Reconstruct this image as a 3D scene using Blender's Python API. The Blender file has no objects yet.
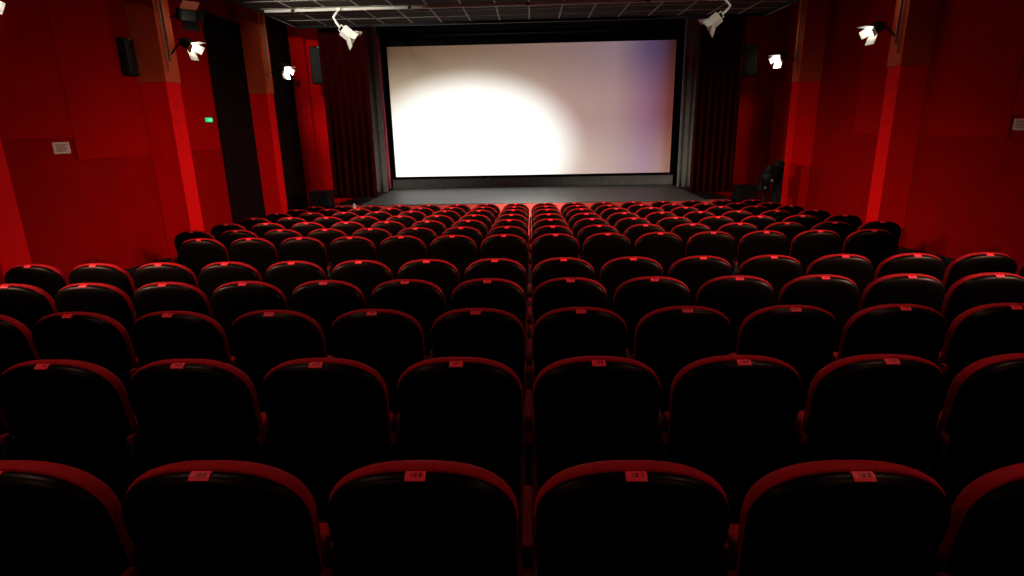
import bpy, bmesh, math, random
from mathutils import Vector, Matrix
random.seed(4)
S = bpy.context.scene
COL = S.collection
S.view_settings.view_transform = 'Standard'
S.view_settings.look = 'None'
S.view_settings.gamma = 1.0
S.view_settings.exposure = 0.0
S.view_settings.use_curve_mapping = False

# ---------------------------------------------------------------- materials
def mat(name, col, rough=.6, spec=.3, metal=0.0, noise=0.0, nscale=20.0, bump=0.0, bscale=200.0, emit=None, estr=0.0, sheen=0.0, stint=None):
    m = bpy.data.materials.new(name); m.use_nodes = True
    nt = m.node_tree; b = nt.nodes['Principled BSDF']
    b.inputs['Base Color'].default_value = (*col, 1)
    b.inputs['Roughness'].default_value = rough
    b.inputs['Specular IOR Level'].default_value = spec
    b.inputs['Metallic'].default_value = metal
    if stint: b.inputs['Specular Tint'].default_value = (*stint, 1)
    if sheen: b.inputs['Sheen Weight'].default_value = sheen; b.inputs['Sheen Tint'].default_value = (*col, 1)
    tc = nt.nodes.new('ShaderNodeTexCoord')
    if noise:
        n = nt.nodes.new('ShaderNodeTexNoise'); n.inputs['Scale'].default_value = nscale; n.inputs['Detail'].default_value = 5
        r = nt.nodes.new('ShaderNodeValToRGB')
        r.color_ramp.elements[0].position = .3; r.color_ramp.elements[1].position = .7
        r.color_ramp.elements[0].color = (*[c * (1 - noise) for c in col], 1)
        r.color_ramp.elements[1].color = (*[min(1, c * (1 + noise)) for c in col], 1)
        nt.links.new(tc.outputs['Object'], n.inputs['Vector']); nt.links.new(n.outputs['Fac'], r.inputs['Fac'])
        nt.links.new(r.outputs['Color'], b.inputs['Base Color'])
    if bump:
        n2 = nt.nodes.new('ShaderNodeTexNoise'); n2.inputs['Scale'].default_value = bscale
        bp = nt.nodes.new('ShaderNodeBump'); bp.inputs['Strength'].default_value = bump; bp.inputs['Distance'].default_value = .004
        nt.links.new(tc.outputs['Object'], n2.inputs['Vector']); nt.links.new(n2.outputs['Fac'], bp.inputs['Height'])
        nt.links.new(bp.outputs['Normal'], b.inputs['Normal'])
    if emit:
        b.inputs['Emission Color'].default_value = (*emit, 1); b.inputs['Emission Strength'].default_value = estr
    return m

M = {
 'wall': mat('red_wall_fabric', (.31, .0005, .0004), .9, .03, noise=.10, nscale=3, bump=.25, bscale=120),
 'panel': mat('red_acoustic_panel', (.41, .0008, .0006), .9, .03, noise=.06, nscale=4, bump=.2, bscale=150),
 'pillar': mat('red_pillar_paint', (.88, .002, .003), .7, .06, noise=.05, nscale=5),
 'brown': mat('brown_pillar_paint', (.62, .075, .020), .6, .12, noise=.08, nscale=6),
 'black': mat('black_wood', (.006, .006, .007), .6, .2, noise=.2, nscale=8),
 'carpet': mat('dark_red_carpet', (.05, .002, .002), .95, .05, noise=.3, nscale=60, bump=.5, bscale=400),
 'ceil_main': mat('dark_ceiling_paint', (.03, .012, .010), .9, .1, noise=.1, nscale=3),
 'tile': mat('ceiling_tile', (.05, .042, .034), .9, .05, noise=.12, nscale=25, bump=.3, bscale=90),
 'tbar': mat('ceiling_grid_bar', (.40, .37, .31), .6, .1, noise=.03),
 'rail': mat('pale_lighting_rail', (.55, .52, .46), .5, .3, noise=.04),
 'shell': mat('black_chair_shell', (.0016, .0009, .0008), .38, .10, noise=.2, nscale=30, stint=(1, .42, .28)),
 'velvet': mat('red_chair_velvet', (.36, .003, .0045), .75, .08, noise=.08, nscale=35, bump=.3, bscale=300),
 'plate': mat('red_seat_plate', (.95, .022, .035), .5, .15, noise=.04),
 'digit': mat('dark_seat_number', (.10, .002, .004), .5, .2, noise=.05),
 'arm': mat('dark_red_armrest', (.12, .004, .004), .6, .08, noise=.15, nscale=18),
 'steel': mat('black_steel', (.012, .012, .013), .45, .4, metal=.3, noise=.1, nscale=20),
 'cloth': mat('red_velvet_curtain', (.042, .0006, .0008), .9, .04, noise=.15, nscale=9, sheen=.2),
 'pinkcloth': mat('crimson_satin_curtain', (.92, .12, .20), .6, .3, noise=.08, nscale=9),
 'bcloth': mat('black_velvet_curtain', (.011, .003, .003), .9, .05, noise=.2, nscale=9),
 'gcloth': mat('charcoal_drape', (.26, .275, .26), .85, .1, noise=.15, nscale=9),
 'deck': mat('grey_black_stage_floor', (.11, .115, .11), .5, .35, noise=.15, nscale=4, bump=.15, bscale=60),
 'stagered': mat('red_stage_fascia', (.75, .085, .072), .6, .2, noise=.06, nscale=5),
 'mask': mat('black_screen_masking', (.003, .004, .004), .8, .1, noise=.1),
 'tube': mat('glossy_black_tube', (.01, .012, .014), .25, .5, noise=.05),
 'lampblack': mat('black_lamp_housing', (.007, .0065, .006), .55, .2, noise=.1),
 'lampwhite': mat('ivory_lamp_metal', (.82, .78, .68), .45, .4, noise=.03),
 'gel': mat('orange_brown_gel_flap', (.34, .10, .055), .6, .3, noise=.08),
 'glow': mat('lit_lamp_glass', (.9, .88, .8), .4, .3, emit=(1, .95, .85), estr=14),
 'sign': mat('pale_notice_plate', (.70, .42, .36), .5, .3, noise=.05),
 'signline': mat('grey_notice_print', (.32, .16, .14), .6, .2, noise=.05),
 'green': mat('lit_green_exit_face', (.02, .4, .15), .4, .3, emit=(.02, .75, .25), estr=.9),
 'greenl': mat('lit_exit_symbol', (.3, .9, .6), .4, .3, emit=(.35, 1, .6), estr=1.0),
 'speaker': mat('black_speaker_cabinet', (.006, .006, .006), .7, .2, noise=.2, nscale=14),
 'grille': mat('black_speaker_grille', (.009, .009, .010), .6, .3, noise=.25, nscale=90),
 'grey': mat('dull_grey_metal', (.22, .21, .21), .5, .4, metal=.4, noise=.06),
 'conduit': mat('beige_cable_conduit', (.46, .27, .17), .5, .3, noise=.06),
}

def screen_material():
    # projected light painted into the screen's emission: white pool left of centre, tan above, mauve and plum at the right
    m = bpy.data.materials.new('painted_screen_light'); m.use_nodes = True
    nt = m.node_tree; N = nt.nodes; L = nt.links; b = N['Principled BSDF']
    b.inputs['Base Color'].default_value = (.5, .5, .5, 1); b.inputs['Roughness'].default_value = .9
    tc = N.new('ShaderNodeTexCoord'); sp = N.new('ShaderNodeSeparateXYZ'); L.new(tc.outputs['Object'], sp.inputs[0])
    def ma(op, a, c=None, d=None):
        n = N.new('ShaderNodeMath'); n.operation = op
        for i, v in enumerate((a, c, d)):
            if v is None: continue
            if isinstance(v, (int, float)): n.inputs[i].default_value = v
            else: L.new(v, n.inputs[i])
        return n.outputs[0]
    X, Z = sp.outputs['X'], sp.outputs['Z']          # object space: X -3.66..3.66, Z 0..3.3
    def ramp(src, stops, interp='B_SPLINE'):
        r = N.new('ShaderNodeValToRGB'); r.color_ramp.interpolation = 'LINEAR'
        e = r.color_ramp.elements
        e[0].position, e[0].color = stops[0][0], (*stops[0][1], 1)
        e[1].position, e[1].color = stops[-1][0], (*stops[-1][1], 1)
        for p, c in stops[1:-1]:
            k = e.new(p); k.color = (*c, 1)
        L.new(src, r.inputs['Fac']); return r.outputs['Color']
    xn = ma('ADD', ma('DIVIDE', X, 7.32), .5)        # 0..1 left to right
    zn = ma('DIVIDE', Z, 3.3)
    def lin(r, g, bb): return tuple(((c / 255 + .055) / 1.055) ** 2.4 if c > 10 else c / 255 / 12.92 for c in (r, g, bb))
    top = ramp(xn, [(0, lin(88, 64, 42)), (.2, lin(118, 92, 70)), (.55, lin(138, 112, 100)), (.80, lin(136, 112, 120)), (.92, lin(84, 66, 98)), (.97, lin(72, 50, 74)), (1, lin(62, 32, 32))])
    mid = ramp(xn, [(0, lin(200, 180, 150)), (.3, lin(225, 205, 180)), (.60, lin(182, 150, 140)), (.80, lin(172, 138, 134)), (.92, lin(140, 98, 120)), (.97, lin(125, 75, 88)), (1, lin(110, 55, 48))])
    bot = ramp(xn, [(0, lin(255, 255, 252)), (.55, lin(248, 236, 222)), (.68, lin(214, 190, 176)), (.80, lin(190, 165, 158)), (.92, lin(168, 135, 150)), (.97, lin(165, 128, 128)), (1, lin(150, 105, 85))])
    def mix(f, a, c):
        n = N.new('ShaderNodeMix'); n.data_type = 'RGBA'; L.new(f, n.inputs[0]); L.new(a, n.inputs[6]); L.new(c, n.inputs[7]); return n.outputs[2]
    def mr(v, a, c):
        n = N.new('ShaderNodeMapRange'); n.interpolation_type = 'SMOOTHSTEP'
        n.inputs[1].default_value, n.inputs[2].default_value = a, c; L.new(v, n.inputs[0]); return n.outputs[0]
    c1 = mix(mr(zn, 0, .5), bot, mid); c2 = mix(mr(zn, .5, 1.0), c1, top)
    # elliptical white pool of light, painted into the emission
    dx = ma('DIVIDE', ma('SUBTRACT', X, -1.60), 2.55); dz = ma('DIVIDE', ma('SUBTRACT', Z, .72), 1.66)
    d = ma('SQRT', ma('ADD', ma('POWER', ma('ABSOLUTE', dx), 2.05), ma('POWER', ma('ABSOLUTE', dz), 2.05)))
    pool = mr(d, 1.28, .72)
    white = N.new('ShaderNodeRGB'); white.outputs[0].default_value = (1.35, 1.32, 1.25, 1)
    c3 = mix(pool, c2, white.outputs[0])
    L.new(c3, b.inputs['Emission Color']); b.inputs['Emission Strength'].default_value = .95
    b.inputs['Base Color'].default_value = (.05, .05, .05, 1)
    return m

# ---------------------------------------------------------------- mesh helpers
def link_mesh(name, bm, material, parent=None, loc=(0, 0, 0), smooth=False, bevel=0):
    bmesh.ops.recalc_face_normals(bm, faces=bm.faces)
    me = bpy.data.meshes.new(name); bm.to_mesh(me); bm.free()
    me.materials.append(M[material] if isinstance(material, str) else material)
    if smooth:
        for p in me.polygons: p.use_smooth = True
    o = bpy.data.objects.new(name, me); COL.objects.link(o); o.location = loc
    if parent: o.parent = parent
    if bevel:
        md = o.modifiers.new('bevel', 'BEVEL'); md.width = bevel; md.segments = 2; md.limit_method = 'ANGLE'
    return o

def add_box(bm, x0, x1, y0, y1, z0, z1, mtx=None):
    vs = [bm.verts.new((x, y, z)) for z in (z0, z1) for (x, y) in ((x0, y0), (x1, y0), (x1, y1), (x0, y1))]
    if mtx is not None:
        for v in vs: v.co = mtx @ v.co
    for f in ((0, 3, 2, 1), (4, 5, 6, 7), (0, 1, 5, 4), (1, 2, 6, 5), (2, 3, 7, 6), (3, 0, 4, 7)):
        bm.faces.new([vs[i] for i in f])

def add_tube(bm, pts, r, n=10):
    pts = [Vector(p) for p in pts]; rings = []
    for i, p in enumerate(pts):
        d = (pts[min(i + 1, len(pts) - 1)] - pts[max(i - 1, 0)]).normalized()
        a = d.orthogonal().normalized() if i == 0 else (rings_a - d * rings_a.dot(d)).normalized()
        rings_a = a; b = d.cross(a)
        rr = r[i] if isinstance(r, (list, tuple)) else r
        rings.append([bm.verts.new(p + (a * math.cos(t) + b * math.sin(t)) * rr) for t in [2 * math.pi * k / n for k in range(n)]])
    for A, B in zip(rings, rings[1:]):
        for k in range(n): bm.faces.new((A[k], A[(k + 1) % n], B[(k + 1) % n], B[k]))
    bm.faces.new(rings[0][::-1]); bm.faces.new(rings[-1])

def box(name, material, x0, x1, y0, y1, z0, z1, parent=None, bevel=0, origin=None):
    ox, oy, oz = origin if origin else (0, 0, 0)
    bm = bmesh.new(); add_box(bm, x0 - ox, x1 - ox, y0 - oy, y1 - oy, z0 - oz, z1 - oz)
    return link_mesh(name, bm, material, parent, (ox, oy, oz), bevel=bevel)

def tag(o, label, cat, group=None, kind=None):
    if label: o['label'] = label
    if cat: o['category'] = cat
    if group: o['group'] = group
    if kind: o['kind'] = kind
    return o

def structure(o, label=None, cat=None):
    o['kind'] = 'structure'
    if label: o['label'] = label
    if cat: o['category'] = cat
    return o

def empty(name, loc, label, cat, group=None, rz=0):
    e = bpy.data.objects.new(name, None); COL.objects.link(e); e.empty_display_size = .1
    e.location = loc; e.rotation_euler = (0, 0, rz)
    return tag(e, label, cat, group)

# ---------------------------------------------------------------- the place
ROWY = [1.245, 2.055, 2.863, 3.682, 4.493, 6.044, 6.84, 7.66, 8.46, 9.27, 10.085, 10.90]
LABZ = [1.521, 1.476, 1.421, 1.368, 1.321, 1.233, 1.186, 1.138, 1.090, 1.044, .986, .928]
BACKH = .942
prof = [(-3.2, LABZ[0] - BACKH + .0635 * 4.445)] + [(y, z - BACKH) for y, z in zip(ROWY, LABZ)] + [(11.6, .0), (12.6, 0), (17.4, 0)]
def floor_z(y):
    for (a, za), (b, zb) in zip(prof, prof[1:]):
        if a <= y <= b: return za + (zb - za) * (y - a) / (b - a)
    return 0

WX = 6.2
bm = bmesh.new()
rows = []
for y, z in prof:
    rows.append([bm.verts.new((x, y, z)) for x in (-WX - .2, WX + .2)])
lows = []
for y in (prof[0][0], prof[-1][0]):
    lows.append([bm.verts.new((x, y, -.3)) for x in (-WX - .2, WX + .2)])
for A, B in zip(rows, rows[1:]): bm.faces.new((A[0], A[1], B[1], B[0]))
bm.faces.new((lows[0][0], lows[0][1], rows[0][1], rows[0][0])); bm.faces.new((rows[-1][0], rows[-1][1], lows[1][1], lows[1][0]))
bm.faces.new((lows[0][0], lows[1][0], lows[1][1], lows[0][1]))
bm.faces.new([r[0] for r in rows] + [lows[1][0], lows[0][0]])
bm.faces.new([r[1] for r in rows] + [lows[1][1], lows[0][1]])
structure(link_mesh('floor', bm, 'carpet'))

TOP = 5.7
structure(box('wall_left', 'wall', -WX - .2, -WX, -3.2, 17.4, -.1, TOP))
structure(box('wall_right', 'wall', WX, WX + .2, -3.2, 17.4, -.1, TOP))
structure(box('wall_back', 'wall', -WX, WX, -3.2, -3.0, .3, TOP))
structure(box('wall_front', 'black', -WX, WX, 17.2, 17.4, 0, TOP))
structure(box('ceiling', 'ceil_main', -WX - .2, WX + .2, -3.2, 17.4, TOP, TOP + .2))
# returns of the proscenium facing the seats
structure(box('wall_proscenium_left', 'pillar', -WX, -4.45, 15.3, 15.5, 0, TOP))
structure(box('wall_proscenium_right', 'wall', 4.45, WX, 15.3, 15.5, 0, TOP))

# baseboards follow the sloping floor
for s, nm in ((-1, 'left'), (1, 'right')):
    bm = bmesh.new(); prev = None
    for y, z in prof[1:-1] + [(15.3, 0)]:
        if y < 1.2: continue
        q = [bm.verts.new((s * (WX - d), y, z + h)) for d, h in ((0, -.02), (.025, -.02), (.025, .19), (0, .20))]
        if prev:
            for i in range(4): bm.faces.new((prev[i], prev[(i + 1) % 4], q[(i + 1) % 4], q[i]))
        else: bm.faces.new(q)
        prev = q
    bm.faces.new(prev)
    structure(link_mesh('baseboard_' + nm, bm, 'black'))

# raised acoustic panels on the side walls
def wall_panel(s, y0, y1, z0, z1=TOP - .2, d=.045):
    xa, xb = sorted((s * WX, s * (WX - d)))
    structure(box('wall_panel', 'panel', xa, xb, y0, y1, z0, z1, bevel=.008))
wall_panel(-1, 7.93, 9.50, 2.01, d=.035); wall_panel(-1, 6.40, 7.925, 2.31, d=.03)
wall_panel(-1, 9.95, 11.72, 2.01, d=.03)
wall_panel(1, 7.92, 9.70, 2.06, d=.035); wall_panel(1, 6.40, 7.915, 2.36, d=.03)
wall_panel(1, 10.30, 11.62, 2.06)

# pillars: red foot, brown top, cable conduit
def pillar(s, y0, y1, side, n, conduit=True):
    e = bpy.data.objects.new('pillar', None); COL.objects.link(e); e.location = (s * WX, (y0 + y1) / 2, floor_z(y0)); e['kind'] = 'structure'
    o = e.location
    def P(name, m, d, za, zb, ya=y0, yb=y1, bev=.012):
        xa, xb = sorted((s * WX, s * (WX - d)))
        b = bmesh.new(); add_box(b, xa - o.x, xb - o.x, ya - o.y, yb - o.y, za - o.z, zb - o.z)
        return link_mesh(name, b, m, e, bevel=bev)
    P('pillar_shaft', 'pillar', .46, floor_z(y0) - .06, 3.125)
    P('pillar_head', 'brown', .475, 3.125, TOP - .01, y0 - .012, y1 + .012)
    if conduit:
        b = bmesh.new()
        for k, yy in enumerate((y0 + .07, y0 + .17)):
            add_tube(b, [(s * (WX - .50) - o.x, yy - o.y, (3.45 if k else 3.3) - o.z), (s * (WX - .50) - o.x, yy - o.y, TOP - .03 - o.z)], .018 if k else .012, 8)
        link_mesh('cable_conduit', b, 'conduit', e, smooth=True)
    return e
for s, off in ((-1, 0), (1, .17)):
    for k, y0 in enumerate((9.54, 13.2, 5.95, 2.3)):
        yy = y0 + (off if k == 0 else (.03 if s > 0 and k == 1 else 0))
        pillar(s, yy, yy + (.39 if s < 0 and k != 1 else .34), s, k)
# slim pilaster at the left of the stage
structure(box('trim_1', 'pillar', -5.74, -5.52, 15.12, 15.3, 0, TOP - .02, bevel=.01))

# suspended tiled ceiling raft with grid bars
RZ = 4.43
raft = bpy.data.objects.new('ceiling_raft', None); COL.objects.link(raft); raft.location = (0, 6, RZ); raft['kind'] = 'structure'
b = bmesh.new(); add_box(b, -4.75, 4.75, -8.8, 6.9, 0, .09); link_mesh('tile_field', b, 'tile', raft)
b = bmesh.new()
k = -4.5
xs = [0.02 + .6 * i for i in range(-7, 8)]
for x in xs: add_box(b, x - .013, x + .013, -8.8, 6.9, -.009, .001)
yy = 6.9 - .6
while yy > -8.6:
    add_box(b, -4.75, 4.75, yy - .010, yy + .010, -.006, .001); yy -= .6
link_mesh('grid_bars', b, 'tbar', raft)
b = bmesh.new()
for x0, x1 in ((-4.8, -4.75), (4.75, 4.8)): add_box(b, x0, x1, -8.8, 6.95, -.05, .14)
add_box(b, -4.8, 4.8, 6.9, 6.95, -.05, .14)
link_mesh('raft_edge', b, 'black', raft)
for x in (-4, 0, 4):
    for y in (0, 3.2, 5.8):
        b = bmesh.new(); add_tube(b, [(x, y, .08), (x, y, TOP - RZ)], .008, 6); link_mesh('hanger_rod', b, 'steel', raft)

# lighting rail below the raft
rail = empty('lighting_rail', (0, 11.2, RZ - .035), 'pale metal lighting rail running across under the tiled ceiling near the stage', 'lighting rail')
b = bmesh.new(); add_box(b, -4.72, 4.72, -.02, .02, -.012, .035); link_mesh('rail_body', b, 'rail', rail, bevel=.006)
for x in (-4.2, -2.1, 0, 2.1, 4.2):
    b = bmesh.new(); add_box(b, x - .03, x + .03, -.03, .03, -.02, .035); link_mesh('rail_clamp', b, 'steel', rail)

# ---------------------------------------------------------------- stage and screen
st = empty('stage', (0, 12.6, 0), 'low black-floored stage with a red front under the cinema screen', 'stage')
b = bmesh.new(); add_box(b, -4.30, 4.30, 0, 4.55, 0, .71); link_mesh('fascia', b, 'stagered', st, bevel=.01)
b = bmesh.new(); add_box(b, -3.72, 3.78, -.008, 4.55, .71, .735); link_mesh('deck', b, 'deck', st, bevel=.012)
for xa, xb in ((-4.30, -3.722), (3.782, 4.30)):
    b = bmesh.new(); add_box(b, xa, xb, .22, 4.55, .71, .73); link_mesh('wing_floor', b, 'black', st)

scr = empty('cinema_screen', (0, 16.0, .735), 'wide lit cinema screen showing a white glow fading to mauve', 'screen')
b = bmesh.new()
sx0, sx1, sz0, sz1 = -3.67, 3.75, 1.05 - .735, 4.36 - .735
add_box(b, sx0, sx1, -.01, .03, sz0, sz1)
so = link_mesh('screen_surface', b, screen_material(), scr)
for v in so.data.vertices: v.co.z -= sz0
so.location = (0, 0, sz0)
b = bmesh.new(); t = .11
add_box(b, sx0 - t, sx0, -.06, .03, sz0 - .06, sz1 + .2); add_box(b, sx1, sx1 + t, -.06, .03, sz0 - .06, sz1 + .2)
add_box(b, sx0, sx1, -.06, .03, sz1, sz1 + .2); add_box(b, sx0, sx1, -.06, .03, sz0 - .06, sz0)
link_mesh('screen_frame', b, 'mask', scr)
b = bmesh.new(); add_tube(b, [(sx0 - .1, -.10, sz1 + .27), (sx1 + .1, -.10, sz1 + .27)], .05, 20)
link_mesh('top_roller', b, 'tube', scr, smooth=True)
b = bmesh.new(); add_box(b, sx0 - .1, sx1 + .1, .0, .03, 0.0, sz0 - .06); link_mesh('lower_masking', b, 'gcloth', scr)
b = bmesh.new()
for x in (-3.2, 0, 3.2): add_box(b, x - .04, x + .04, .03, .11, 0, sz1)
link_mesh('support_post', b, 'steel', scr)

def curtain(name, m, x0, x1, y, z0, z1, label, cat='curtain', folds=8, amp=.05, axis='x', flare=0.0, group=None, hem=.02):
    """pleated hanging cloth with thickness; x0 is the fixed edge, flare moves the other edge outwards at the hem"""
    nx, nz = folds * 8, 10
    bm_ = bmesh.new(); G = []
    ph = random.random() * 6
    for side in (0, 1):
        g = []
        for j in range(nz + 1):
            t = j / nz; z = z1 + (z0 - z1) * t
            r = []
            for i in range(nx + 1):
                u = i / nx
                xx = x0 + (x1 - x0 + flare * t ** 1.5) * u
                a = amp * (.55 + .45 * t)
                w = a * math.sin(2 * math.pi * folds * u + ph + .6 * math.sin(5 * u + t)) + .25 * a * math.sin(2 * math.pi * folds * 2.3 * u + 2 * t)
                p = (xx, y + w + side * .008) if axis == 'x' else (y + w + side * .008, xx)
                r.append(bm_.verts.new((p[0], p[1], z)))
            g.append(r)
        G.append(g)
    for g in G:
        for j in range(nz):
            for i in range(nx): bm_.faces.new((g[j][i], g[j][i + 1], g[j + 1][i + 1], g[j + 1][i]))
    A, B = G
    for j in range(nz):
        bm_.faces.new((A[j][0], B[j][0], B[j + 1][0], A[j + 1][0])); bm_.faces.new((A[j][nx], B[j][nx], B[j + 1][nx], A[j + 1][nx]))
    for i in range(nx):
        bm_.faces.new((A[0][i], A[0][i + 1], B[0][i + 1], B[0][i])); bm_.faces.new((A[nz][i], A[nz][i + 1], B[nz][i + 1], B[nz][i]))
    cx, cy = ((x0 + x1) / 2, y) if axis == 'x' else (y, (x0 + x1) / 2)
    for v in bm_.verts: v.co -= Vector((cx, cy, z0))
    o = link_mesh(name, bm_, m, None, (cx, cy, z0), smooth=True)
    return tag(o, label, cat, group)

curtain('stage_curtain', 'cloth', -4.70, -3.62, 13.75, .76, 5.5, 'dark red velvet stage curtain gathered at the left of the stage', folds=7, amp=.07, flare=-.03)
curtain('stage_curtain', 'cloth', 4.72, 3.72, 13.75, .76, 5.5, 'dark velvet stage curtain gathered at the right of the stage', folds=7, amp=.07)
curtain('leg_drape', 'gcloth', -4.25, -3.675, 15.0, .76, 5.5, 'charcoal grey drape between the left red curtain and the screen', 'drape', folds=3, amp=.03, flare=0)
curtain('leg_drape', 'gcloth', 4.15, 3.72, 15.0, .76, 5.5, 'charcoal drape between the right curtain and the screen', 'drape', folds=3, amp=.03)
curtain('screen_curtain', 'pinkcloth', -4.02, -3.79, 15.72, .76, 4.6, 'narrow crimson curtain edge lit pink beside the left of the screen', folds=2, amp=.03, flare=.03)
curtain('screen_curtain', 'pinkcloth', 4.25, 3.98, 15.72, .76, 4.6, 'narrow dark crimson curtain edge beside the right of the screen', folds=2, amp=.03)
curtain('valance', 'bcloth', -5.0, 5.0, 15.12, 4.75, 5.6, 'black pleated valance hanging above the screen', 'valance', folds=30, amp=.03)
curtain('door_curtain', 'bcloth', 11.78, 13.19, -6.14, .03, 4.5, 'tall black curtain on the left wall between the two nearer pillars', folds=9, amp=.035, axis='y')
curtain('door_curtain', 'bcloth', 13.60, 15.16, -5.90, .03, 4.9, 'tall black curtain on the left wall beside the stage', folds=8, amp=.035, axis='y')
for ya, yb, z, lab in ((11.7, 13.18, 4.5, 'black curtain rod above the nearer black wall curtain'), (13.62, 15.14, 4.9, 'black curtain rod above the black wall curtain beside the stage')):
    cx_ = -6.14 if ya < 13 else -5.90
    r = empty('curtain_rod', (cx_, (ya + yb) / 2, z + .03), lab, 'curtain rod')
    b = bmesh.new(); add_tube(b, [(0, ya - r.location.y, 0), (0, yb - r.location.y, 0)], .018, 10); link_mesh('rod', b, 'steel', r, smooth=True)
    b = bmesh.new()
    for q in (ya + .12, yb - .12): add_box(b, -6.2 - cx_, .0, q - r.location.y - .01, q - r.location.y + .01, -.012, .012)
    link_mesh('wall_bracket', b, 'steel', r)

# low black cabinets either side of the stage
for x0, x1, side, z1 in ((-5.22, -4.78, 'left', .93), (4.80, 5.22, 'right', .90)):
    c = empty('low_cabinet', ((x0 + x1) / 2, 13.6, 0), f'low black cabinet on the floor at the {side} end of the stage', 'cabinet', 'low cabinets beside the stage')
    w = (x1 - x0) / 2
    b = bmesh.new(); add_box(b, -w, w, .0, .45, .0, z1 - .03); link_mesh('body', b, 'black', c, bevel=.008)
    b = bmesh.new(); add_box(b, -w - .01, w + .01, -.02, .46, z1 - .03, z1); link_mesh('top', b, 'black', c, bevel=.006)
    for q in (-1, 1):
        b = bmesh.new(); xa, xb = sorted((q * .01, q * (w - .02))); add_box(b, xa, xb, -.015, 0, .06, z1 - .06); d = link_mesh('door', b, 'black', c, bevel=.004)
        b = bmesh.new(); add_tube(b, [(q * .05, -.03, .5), (q * .05, -.03, .6)], .006, 8); link_mesh('handle', b, 'steel', d)

# small white fitting at the left end of the stage front
sk = empty('stage_socket', (-3.85, 12.54, .66), 'small white cable fitting on the left corner of the stage', 'fitting')
b = bmesh.new(); add_box(b, -.03, .03, 0, .05, 0, .09); link_mesh('housing', b, 'lampwhite', sk, bevel=.006)
b = bmesh.new(); add_tube(b, [(0, .025, .09), (0, .025, .12)], .012, 8); link_mesh('cap', b, 'lampwhite', sk)

# ---------------------------------------------------------------- speakers
def wall_speaker(loc, w, d, h, rz, tilt, label, group):
    e = empty('wall_speaker', loc, label, 'speaker', group); e.rotation_euler = (tilt, 0, rz)
    b = bmesh.new(); add_box(b, -w / 2, w / 2, 0, d, -h / 2, h / 2); link_mesh('cabinet', b, 'speaker', e, bevel=.012)
    b = bmesh.new(); add_box(b, -w / 2 + .02, w / 2 - .02, -.012, .001, -h / 2 + .03, h / 2 - .03); link_mesh('grille', b, 'grille', e, bevel=.004)
    b = bmesh.new(); add_box(b, -.03, .03, d, d + .10, -.05, .05); link_mesh('bracket', b, 'steel', e)
    b = bmesh.new(); add_tube(b, [(0, -.005, h / 2 - .02), (0, -.022, h / 2 - .02)], .02, 10); link_mesh('badge', b, 'grey', e)
    return e
wall_speaker((-6.05, 9.27, 3.47), .26, .09, .54, math.radians(90), 0, 'black loudspeaker on the left wall beside the nearer pillar', 'wall speakers')
wall_speaker((-4.76, 13.95, 3.76), .42, .30, .80, math.radians(12), 0, 'black loudspeaker hung high at the left of the stage', 'speakers above the stage')
wall_speaker((4.86, 13.95, 3.64), .42, .30, .66, math.radians(-12), 0, 'black loudspeaker hung high at the right of the stage', 'speakers above the stage')

# ---------------------------------------------------------------- signs and plates
def plate(name, s, y0, y1, z0, z1, label, inset=0):
    e = empty(name, (s * (WX - inset), (y0 + y1) / 2, (z0 + z1) / 2), label, 'sign')
    b = bmesh.new(); hw, hh = (y1 - y0) / 2, (z1 - z0) / 2
    xa, xb = sorted((0, -s * .018)); add_box(b, xa, xb, -hw, hw, -hh, hh); link_mesh('board', b, 'sign', e, bevel=.004)
    b = bmesh.new(); xa, xb = sorted((-s * .018, -s * .0195))
    for k, f in enumerate((.55, .2, -.15, -.5)): add_box(b, xa, xb, -hw * .75, hw * (.7 - .2 * (k % 2)), hh * f - .008, hh * f + .008)
    link_mesh('print', b, 'signline', e)
plate('wall_notice', -1, 7.56, 7.84, 2.11, 2.26, 'pale rectangular notice on the left red wall below the panel', .0)
plate('wall_notice', 1, 7.66, 7.88, 2.17, 2.31, 'pale notice plate on the right red wall at the photo edge', .0)
ex = empty('exit_sign', (-6.17, 11.42, 2.57), 'small lit green exit sign on the left wall beside the black curtain', 'exit sign')
b = bmesh.new(); add_box(b, 0, .025, -.105, .105, -.05, .05); link_mesh('housing', b, 'black', ex, bevel=.006)
b = bmesh.new(); add_box(b, .025, .029, -.095, .095, -.04, .04)
# the lit face also shows towards the seats
add_box(b, .0, .025, -.109, -.105, -.04, .04); link_mesh('lit_face', b, 'green', ex)
b = bmesh.new(); add_box(b, .029, .031, -.06, .06, -.01, .01); link_mesh('symbol', b, 'greenl', ex)

# ---------------------------------------------------------------- lamps
def aim_matrix(loc, target, roll=0):
    d = (Vector(target) - Vector(loc)).normalized()
    q = d.to_track_quat('-Z', 'Y')
    return Matrix.Translation(loc) @ q.to_matrix().to_4x4() @ Matrix.Rotation(roll, 4, 'Z')

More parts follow.
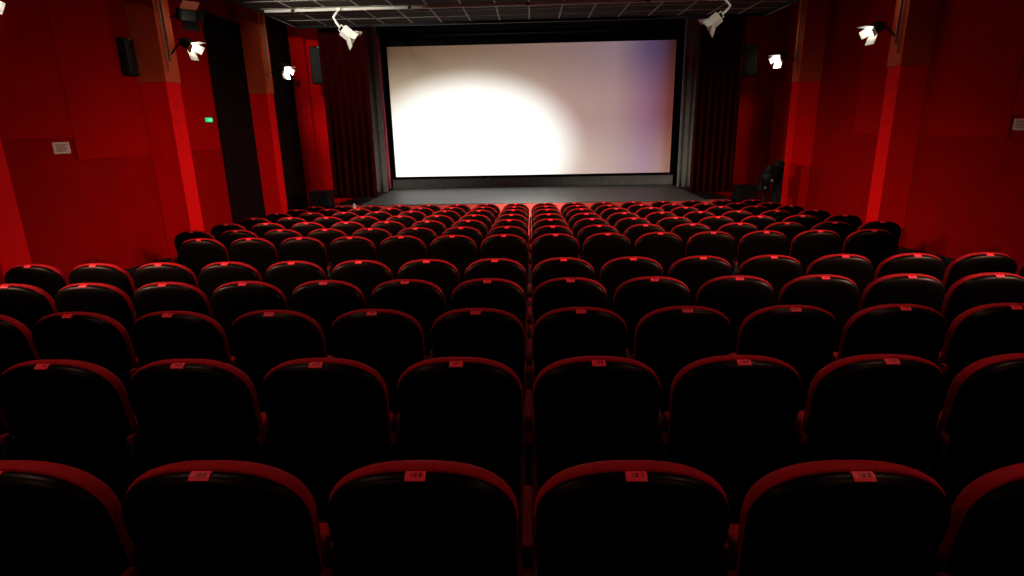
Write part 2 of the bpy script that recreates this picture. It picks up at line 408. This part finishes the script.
def floodlight(loc, target, anchor, label, group, roll=0, size=.17, lit=True, flaps='lampwhite', housing='lampblack', arm='lampblack', arm_pts=None, topflap=None):
    e = empty('floodlight', anchor, label, 'spotlight', group)
    T = Matrix.Translation(Vector(anchor)).inverted() @ aim_matrix(loc, target, roll)
    s = size
    def fin(name, b, m, sm=False, bev=0, par=e): return link_mesh(name, b, m, par, smooth=sm, bevel=bev)
    b = bmesh.new(); add_box(b, -s * .5, s * .5, -s * .38, s * .38, -.02, s * .75, T); body = fin('housing', b, housing, bev=.008)
    b = bmesh.new()
    for k in range(4): add_box(b, -s * .4, s * .4, s * (.38), s * .44, s * (.1 + .15 * k), s * (.16 + .15 * k), T)
    fin('cooling_fin', b, housing, par=body)
    b = bmesh.new(); add_box(b, -s * .43, s * .43, -s * .31, s * .31, -.028, -.018, T); fin('lens', b, 'glow' if lit else 'steel')
    for q, (ax, sg) in enumerate((('x', 1), ('x', -1), ('y', 1), ('y', -1))):
        b = bmesh.new()
        if ax == 'y':
            R_ = Matrix.Translation((0, sg * s * .38, -.02)) @ Matrix.Rotation(sg * math.radians(38), 4, 'X')
            add_box(b, -s * .55, s * .55, -.003, .003, -s * .85, 0, T @ R_)
        else:
            R_ = Matrix.Translation((sg * s * .5, 0, -.02)) @ Matrix.Rotation(-sg * math.radians(30), 4, 'Y')
            add_box(b, -.003, .003, -s * .36, s * .36, -s * .6, 0, T @ R_)
        fin('barn_door', b, topflap if topflap and q == 2 else flaps)
    b = bmesh.new(); add_box(b, -s * .46, s * .46, -s * .34, s * .34, s * .55, s * .78, T); fin('rear_cap', b, 'lampwhite' if lit else housing, bev=.008)
    # yoke
    b = bmesh.new()
    pts = [(-s * .62, 0, s * .3), (-s * .62, 0, s * 1.05), (s * .62, 0, s * 1.05), (s * .62, 0, s * .3)]
    add_tube(b, [T @ Vector(p) for p in pts], .010, 8); fin('yoke', b, arm)
    if arm_pts:
        b = bmesh.new(); add_box(b, -.025, .025, -.025, .036, -.025, .02); fin('clamp', b, arm)
    b = bmesh.new()
    end = T @ Vector((0, 0, s * 1.05))
    mid = [Vector(p) - Vector(anchor) for p in (arm_pts or [])]
    add_tube(b, [Vector((0, 0, 0))] + mid + [end], .015 if not arm_pts else .022, 8); fin('arm', b, arm, sm=True)
    return e

def spot(loc, target, energy, size=80, blend=.8, col=(1, .86, .70), r=.06):
    l = bpy.data.lights.new('spot', 'SPOT'); l.energy = energy; l.spot_size = math.radians(size); l.spot_blend = blend
    l.color = col; l.shadow_soft_size = r
    o = bpy.data.objects.new('lamp_light', l); COL.objects.link(o); o.matrix_world = aim_matrix(loc, target)
    return o

PG = 'floodlights on the side pillars'
FL = [  # lamp, aim, anchor, label
 ((-5.50, 10.02, 3.70), (-1.5, 9.6, .9), (-5.73, 9.78, 3.55), 'lit floodlight on the left pillar nearer the camera'),
 ((-5.44, 13.65, 3.66), (-2, 12.0, .6), (-5.73, 13.5, 3.58), 'lit floodlight on the left pillar beside the stage'),
 ((5.50, 10.20, 3.70), (1.5, 9.6, .9), (5.73, 9.92, 3.55), 'lit floodlight on the right pillar nearer the camera'),
 ((5.44, 13.70, 3.66), (2, 12.0, .6), (5.73, 13.5, 3.58), 'lit floodlight on the right pillar beside the stage'),
 ((-5.60, 6.35, 3.70), (-1.5, 6.0, .9), (-5.73, 6.15, 3.58), 'floodlight whose flap shows at the top left corner of the photo'),
 ((5.50, 6.35, 3.70), (1.5, 6.0, .9), (5.73, 6.15, 3.58), 'floodlight on the right pillar beyond the photo edge'),
]
for loc, aim, anc, lab in FL:
    floodlight(loc, aim, anc, lab, PG, size=.18)
# unlit lamp with a brown flap high on the near left pillar
floodlight((-5.58, 10.20, 4.20), (-4.4, 9.2, 3.9), (-5.73, 9.9, 4.12), 'unlit black floodlight with a brown flap above the near left pillar lamp', PG, size=.24, lit=False, flaps='lampblack', topflap='gel')
# two lamps hanging from the rail
RG = 'lamps hanging from the ceiling rail'
floodlight((-3.22, 11.17, 3.97), (-2.0, 11.6, 2.9), (-3.36, 11.14, 4.40), 'white lamp on a bent arm hanging from the rail at the left', RG, size=.19, housing='lampwhite', arm='lampwhite', arm_pts=[(-3.47, 11.14, 4.27), (-3.42, 11.14, 4.17)], roll=.3, lit=False)
floodlight((3.24, 11.17, 4.02), (2.0, 11.6, 2.9), (3.40, 11.14, 4.40), 'white lamp on a bent arm hanging from the rail at the right', RG, size=.19, housing='lampwhite', arm='lampwhite', arm_pts=[(3.52, 11.14, 4.28), (3.45, 11.14, 4.20)], roll=-.3, lit=False)

for sx, tz, lab in ((-1, (-3.5, 11.6, 4.43), 'added unseen lamp under the tiled ceiling washing the left of the rail'), (1, (3.35, 11.2, 4.1), 'added unseen lamp under the tiled ceiling aimed at the right hanging lamp')):  # added out of view to brighten the ceiling, rail and hanging lamps
    floodlight((sx * 3.7, 8.2, 4.20), tz, (sx * 3.7, 8.1, 4.428), lab, 'added lamps under the tiled ceiling', size=.16)

DL = [(x, y) for y in (-1.2, 1.9, 5.0, 8.1) for x in (-2.4, 2.4)]
for n_, (x, y) in enumerate(DL):
    e = empty('downlight', (x, y, RZ - .01), f'round recessed downlight, {["first", "second", "third", "fourth"][n_ // 2]} of the {"left" if x < 0 else "right"} run in the tiled ceiling', 'downlight', 'downlights in the tiled ceiling')
    b = bmesh.new(); add_tube(b, [(0, 0, .02), (0, 0, -.02)], .10, 24); link_mesh('ring', b, 'lampwhite', e, smooth=False)
    b = bmesh.new(); add_tube(b, [(0, 0, -.018), (0, 0, -.024)], .075, 24); link_mesh('glass', b, 'glow', e)
floodlight((0, 8.4, 4.18), (0, 12.6, .45), (0, 8.3, 4.428), 'added unseen lamp under the tiled ceiling aimed at the middle of the stage front', 'added lamps under the tiled ceiling', size=.16)  # added out of view to brighten the stage front and deck

# ---------------------------------------------------------------- equipment by the right pillar
c = empty('column_speaker', (5.31, 12.75, 0), 'tall narrow black cabinet standing before the right pillar by the stage', 'speaker')
b = bmesh.new(); add_box(b, -.085, .085, -.10, .10, .03, 1.52); link_mesh('cabinet', b, 'speaker', c, bevel=.045)
b = bmesh.new(); add_box(b, -.06, .06, -.112, -.099, .12, 1.42); link_mesh('grille', b, 'grille', c, bevel=.004)
b = bmesh.new(); add_box(b, -.11, .11, -.13, .13, 0, .03); link_mesh('base', b, 'speaker', c)
c = empty('stand_projector', (4.98, 12.6, 0), 'black lamp unit on a slim stand beside the tall black cabinet', 'stage light')
b = bmesh.new(); add_tube(b, [(0, 0, .25), (0, 0, .95)], .022, 10); link_mesh('pole', b, 'lampblack', c, smooth=True)
for k in range(3):
    a = k * 2.094 + .5; b = bmesh.new(); add_tube(b, [(0, 0, .38), (math.cos(a) * .26, math.sin(a) * .26, .012)], .012, 8); link_mesh('leg', b, 'lampblack', c, smooth=True)
T = Matrix.Translation((.07, 0, 1.20)) @ Matrix.Rotation(.35, 4, 'Y')
b = bmesh.new(); add_tube(b, [T @ Vector(p) for p in ((0, -.14, 0), (0, -.1, 0), (0, .1, 0), (0, .16, 0))], [.10, .13, .14, .09], 20); h = link_mesh('lamp_head', b, 'lampblack', c, smooth=True)
b = bmesh.new(); add_box(b, -.12, .10, -.10, .10, .06, .24, T); link_mesh('hood', b, 'lampblack', c, bevel=.03)
b = bmesh.new(); add_tube(b, [(.09, -.15, 1.13), (.09, -.17, 1.13)], .035, 12); link_mesh('lens_cap', b, 'grey', c, smooth=True)
b = bmesh.new(); add_box(b, -.12, .10, -.08, .08, .90, 1.08); link_mesh('control_box', b, 'lampblack', c, bevel=.02)
b = bmesh.new(); add_tube(b, [(-.02, -.09, .98), (-.02, -.12, .98)], .025, 12); link_mesh('knob', b, 'grey', c, smooth=True)
b = bmesh.new(); add_tube(b, [(-.08, 0, 1.0), (-.16, -.02, 1.10), (-.22, -.02, 1.17)], [.02, .018, .012], 8); link_mesh('handle', b, 'lampblack', c, smooth=True)

# ---------------------------------------------------------------- chairs
P = .55
def outline(a, b_, ztop, zbot, n=17, taper=.02):
    """closed convex outline of a seat back, counter-clockwise from bottom left over the top"""
    zc = ztop - b_
    pts = []
    for k in range(4): 
        z = zbot + (zc - zbot) * k / 4
        pts.append((-(a - taper * (1 - k / 4)), z))
    for k in range(n + 1):
        t = math.pi - math.pi * k / n
        cx, cz = math.cos(t), math.sin(t)
        e = 2 / 2.5
        pts.append((a * math.copysign(abs(cx) ** e, cx), zc + b_ * abs(cz) ** e))
    for k in range(3, -1, -1):
        z = zbot + (zc - zbot) * k / 4
        pts.append(((a - taper * (1 - k / 4)), z))
    return pts

def back_body(a, b_, ztop, zbot, rings, lean=.17, zref=.93):
    """loft through (inset, y) rings"""
    bm_ = bmesh.new(); R_ = []
    for inset, y in rings:
        o = outline(a - inset, max(.03, b_ - inset * .7), ztop - inset, zbot + inset)
        R_.append([bm_.verts.new((x, y + (zref - z) * lean, z)) for x, z in o])
    for A, B in zip(R_, R_[1:]):
        n = len(A)
        for i in range(n): bm_.faces.new((A[i], A[(i + 1) % n], B[(i + 1) % n], B[i]))
    bm_.faces.new(R_[0]); bm_.faces.new(R_[-1])
    return bm_

def pad(x0, x1, y0, y1, z0, z1, r=.02, tilt=0):
    bm_ = bmesh.new(); add_box(bm_, x0, x1, y0, y1, z0, z1)
    bmesh.ops.bevel(bm_, geom=list(bm_.edges), offset=r, segments=3, profile=.6, affect='EDGES')
    if tilt:
        c_ = Vector(((x0 + x1) / 2, (y0 + y1) / 2, z0)); m_ = Matrix.Translation(c_) @ Matrix.Rotation(tilt, 4, 'X') @ Matrix.Translation(-c_)
        for v in bm_.verts: v.co = m_ @ v.co
    return bm_

def chair_proto():
    e = empty('cinema_chair', (0, 0, -50), None, None)
    shell = link_mesh('back_shell', back_body(.252, .170, .941, .15,
        [(.10, -.016), (.05, -.010), (.022, -.001), (.009, .008), (.001, .020), (0, .034), (.004, .046)]), 'shell', e, smooth=True)
    link_mesh('back_cushion', back_body(.254, .174, .950, .40,
        [(.006, .036), (.001, .040), (-.001, .054), (.001, .070), (.009, .088), (.030, .102), (.09, .112)]), 'velvet', e, smooth=True)
    link_mesh('seat_cushion', pad(-.235, .235, .19, .27, .34, .60, .035, -.12), 'velvet', e, smooth=True)
    link_mesh('seat_shell', pad(-.225, .225, .262, .282, .35, .59, .008, -.12), 'shell', e, smooth=True)
    def arm(x):
        b_ = pad(x - .0165, x + .0165, .105, .42, .605, .640, .012)
        link_mesh('armrest', b_, 'arm', e, smooth=True)
        b_ = pad(x - .0155, x + .0155, .030, .068, .575, .618, .010)
        link_mesh('armrest_bracket', b_, 'arm', e, smooth=True)
        b_ = bmesh.new(); add_box(b_, x - .014, x + .014, .10, .36, -.03, .605)
        add_box(b_, x - .014, x + .014, .03, .10, .50, .59)
        link_mesh('side_panel', b_, 'steel', e, bevel=.004)
    arm(-P / 2)
    # number plate bent over the top rear edge
    bm_ = bmesh.new(); hw = .026
    prof_ = [(.0030, .9335), (.010, .9405), (.020, .9455), (.026, .9465)]
    prev = None
    ins = []
    for y, z in prof_:
        q = [bm_.verts.new((x, y, z)) for x in (-hw, hw)] + [bm_.verts.new((x, y + .004, z - .006)) for x in (hw, -hw)]
        if prev:
            for i in range(4): bm_.faces.new((prev[i], prev[(i + 1) % 4], q[(i + 1) % 4], q[i]))
        else: bm_.faces.new(q)
        prev = q
    bm_.faces.new(prev)
    link_mesh('number_plate', bm_, 'plate', e)
    return e, arm
proto, arm_fn = chair_proto()
parts = list(proto.children)
# the extra right-hand arm that closes a row
n0 = set(bpy.data.objects)
arm_fn(P / 2)
end_parts = [o for o in bpy.data.objects if o not in n0]

SEG = {'0': 'abcdef', '1': 'bc', '2': 'abged', '3': 'abgcd', '4': 'fgbc', '5': 'afgcd', '6': 'afgedc', '7': 'abc', '8': 'abcdefg', '9': 'abcdfg'}
def number_mesh(txt):
    bm_ = bmesh.new(); w, h, t, gap = .0085, .0105, .0023, .0045
    tw = len(txt) * w + (len(txt) - 1) * gap; x = -tw / 2
    A, B = Vector((0, .010, .9405)), Vector((0, .020, .9455))
    up = (B - A).normalized(); nrm = Vector((0, -up.z, up.y)); c0 = (A + B) / 2
    def quad(x0, x1, v0, v1):
        o_ = .0006
        vs = []
        for off in (o_, -.001):
            for (xx, vv) in ((x0, v0), (x1, v0), (x1, v1), (x0, v1)):
                vs.append(bm_.verts.new(Vector((xx, 0, 0)) + c0 + up * vv + nrm * off))
        for f in ((0, 1, 2, 3), (7, 6, 5, 4), (0, 4, 5, 1), (1, 5, 6, 2), (2, 6, 7, 3), (3, 7, 4, 0)): bm_.faces.new([vs[i] for i in f])
    for ch in txt:
        for s_ in SEG[ch]:
            if s_ == 'a': quad(x, x + w, h / 2 - t, h / 2)
            if s_ == 'g': quad(x, x + w, -t / 2, t / 2)
            if s_ == 'd': quad(x, x + w, -h / 2, -h / 2 + t)
            if s_ == 'f': quad(x, x + t, 0, h / 2)
            if s_ == 'e': quad(x, x + t, -h / 2, 0)
            if s_ == 'b': quad(x + w - t, x + w, 0, h / 2)
            if s_ == 'c': quad(x + w - t, x + w, -h / 2, 0)
        x += w + gap
    return bm_

ORD = ['', 'first', 'second', 'third', 'fourth', 'fifth', 'sixth', 'seventh', 'eighth']
ROWN = ['nearest row', 'second-nearest row', 'third-nearest row', 'fourth-nearest row', 'row behind the cross aisle', 'row beyond the cross aisle',
        'sixth row from the stage', 'fifth row from the stage', 'fourth row from the stage', 'third row from the stage', 'second row from the stage', 'row at the stage']
VIS = {0: (-3, 2), 1: (-5, 4), 2: (-6, 5), 3: (-8, 6), 4: (-8, 7), 5: (-7, 6)}
for r in range(12):
    lo, hi = VIS.get(r, (-8, 7))
    for i in range(lo, hi + 1):
        x = (i + .5) * P
        c = proto.copy(); COL.objects.link(c)
        c.location = (x, ROWY[r], LABZ[r] - BACKH)
        c.rotation_euler = (0, 0, random.uniform(-.004, .004))
        full_lo, full_hi = (-7, 6) if r == 5 else (-8, 7)
        if i == full_lo: who = 'red cinema chair at the left aisle end'
        elif i == full_hi: who = 'red cinema chair at the right aisle end'
        elif i < 0: who = f'red cinema chair, {ORD[-i]} left of centre'
        else: who = f'red cinema chair, {ORD[i + 1]} right of centre'
        tag(c, f'{who} in the {ROWN[r]}', 'cinema chair', 'red cinema chairs in rows')
        for p in parts + (end_parts if i == full_hi else []):
            q = p.copy(); COL.objects.link(q); q.parent = c
            if p.name.startswith('number_plate') and r < 4:
                nm = link_mesh('seat_number', number_mesh(str(111 + 2 * (i + 8) if r % 2 == 0 else 110 + 2 * (i + 8))), 'digit', q)
for o in parts + end_parts + [proto]: bpy.data.objects.remove(o)

# ---------------------------------------------------------------- light
W = bpy.data.worlds.new('world'); S.world = W; W.use_nodes = True
W.node_tree.nodes['Background'].inputs[0].default_value = (.01, .008, .008, 1); W.node_tree.nodes['Background'].inputs[1].default_value = .3
for s in (-1, 1):          # s = side the lamp hangs on
    e = 1.12 if s > 0 else .95
    for y, ty, k in ((9.9, 10.4, .8), (6.3, 10.4, 1.45), (2.6, 7.6, 1.5)):
        spot((s * 5.36, y, 3.62), (-1.9 if s > 0 else (.75 if y > 9 else .3), ty, 0), (670 if s > 0 else 860) * e * k, 58 if s > 0 else 57, .8)
    spot((s * 5.40, 13.62, 3.62), (s * 5.35, 15.3, 1.3), 80 if s < 0 else 60, 78, 1)
    spot((s * 5.36, 13.5, 3.62), (-s * 3.5, 10.5, 0), 200, 50, .9)
    for y in (13.5, 9.9, 6.3):  # added sourceless point lights, brightening lamp caps and pillar heads
        p = bpy.data.lights.new('added_spill', 'POINT'); p.energy = 2.0 if s < 0 else 1.0; p.color = (1, .84, .66); p.shadow_soft_size = .06
        o = bpy.data.objects.new('added_spill_light', p); COL.objects.link(o); o.location = (s * 5.30, y + .05, 3.98)
    spot((s * 3.12, 11.3, 4.0), (s * .2, 12.9, .55), 110 if s < 0 else 25, 40, .8, (1, .93, .85))
for x, y in DL: spot((x, y, RZ - .06), (x, y + .6, 0), 75, 135, .9, (1, .88, .74), r=.07)
spot((0, 8.5, 4.10), (0, 12.6, .5), 1500, 25, 1, (1, .93, .85))  # beam of the added stage-front lamp
spot((-3.68, 8.35, 4.20), (-3.5, 11.2, 4.43), 420, 62, 1, (1, .95, .85), r=.04)  # added wash over the left of the ceiling and rail
spot((-3.66, 8.36, 4.18), (-3.3, 11.2, 4.08), 110, 13, .6, (1, .95, .85), r=.04)  # added narrow beam brightening the left hanging lamp
spot((3.68, 8.35, 4.18), (3.35, 11.2, 4.1), 90, 16, .6, (1, .95, .85), r=.04)  # added narrow beam brightening the right hanging lamp

# ---------------------------------------------------------------- camera (fitted to the seat grid and pillars)
f_px, pitch, yaw, roll = 579.19, math.radians(15.718), math.radians(-2.087), math.radians(1.180)
fwd = Vector((math.sin(yaw) * math.cos(pitch), math.cos(yaw) * math.cos(pitch), -math.sin(pitch)))
right = Vector((math.cos(yaw), -math.sin(yaw), 0)); down = fwd.cross(right)
r_ = math.cos(roll) * right + math.sin(roll) * down; d_ = -math.sin(roll) * right + math.cos(roll) * down
cam = bpy.data.cameras.new('camera'); cam.sensor_width = 36; cam.lens = f_px / 1024 * 36; cam.clip_start = .05; cam.clip_end = 100
co = bpy.data.objects.new('camera', cam); COL.objects.link(co)
m_ = Matrix((r_, -d_, -fwd)).transposed().to_4x4(); m_.translation = Vector((.023, 0, 2.36))
co.matrix_world = m_
S.camera = co
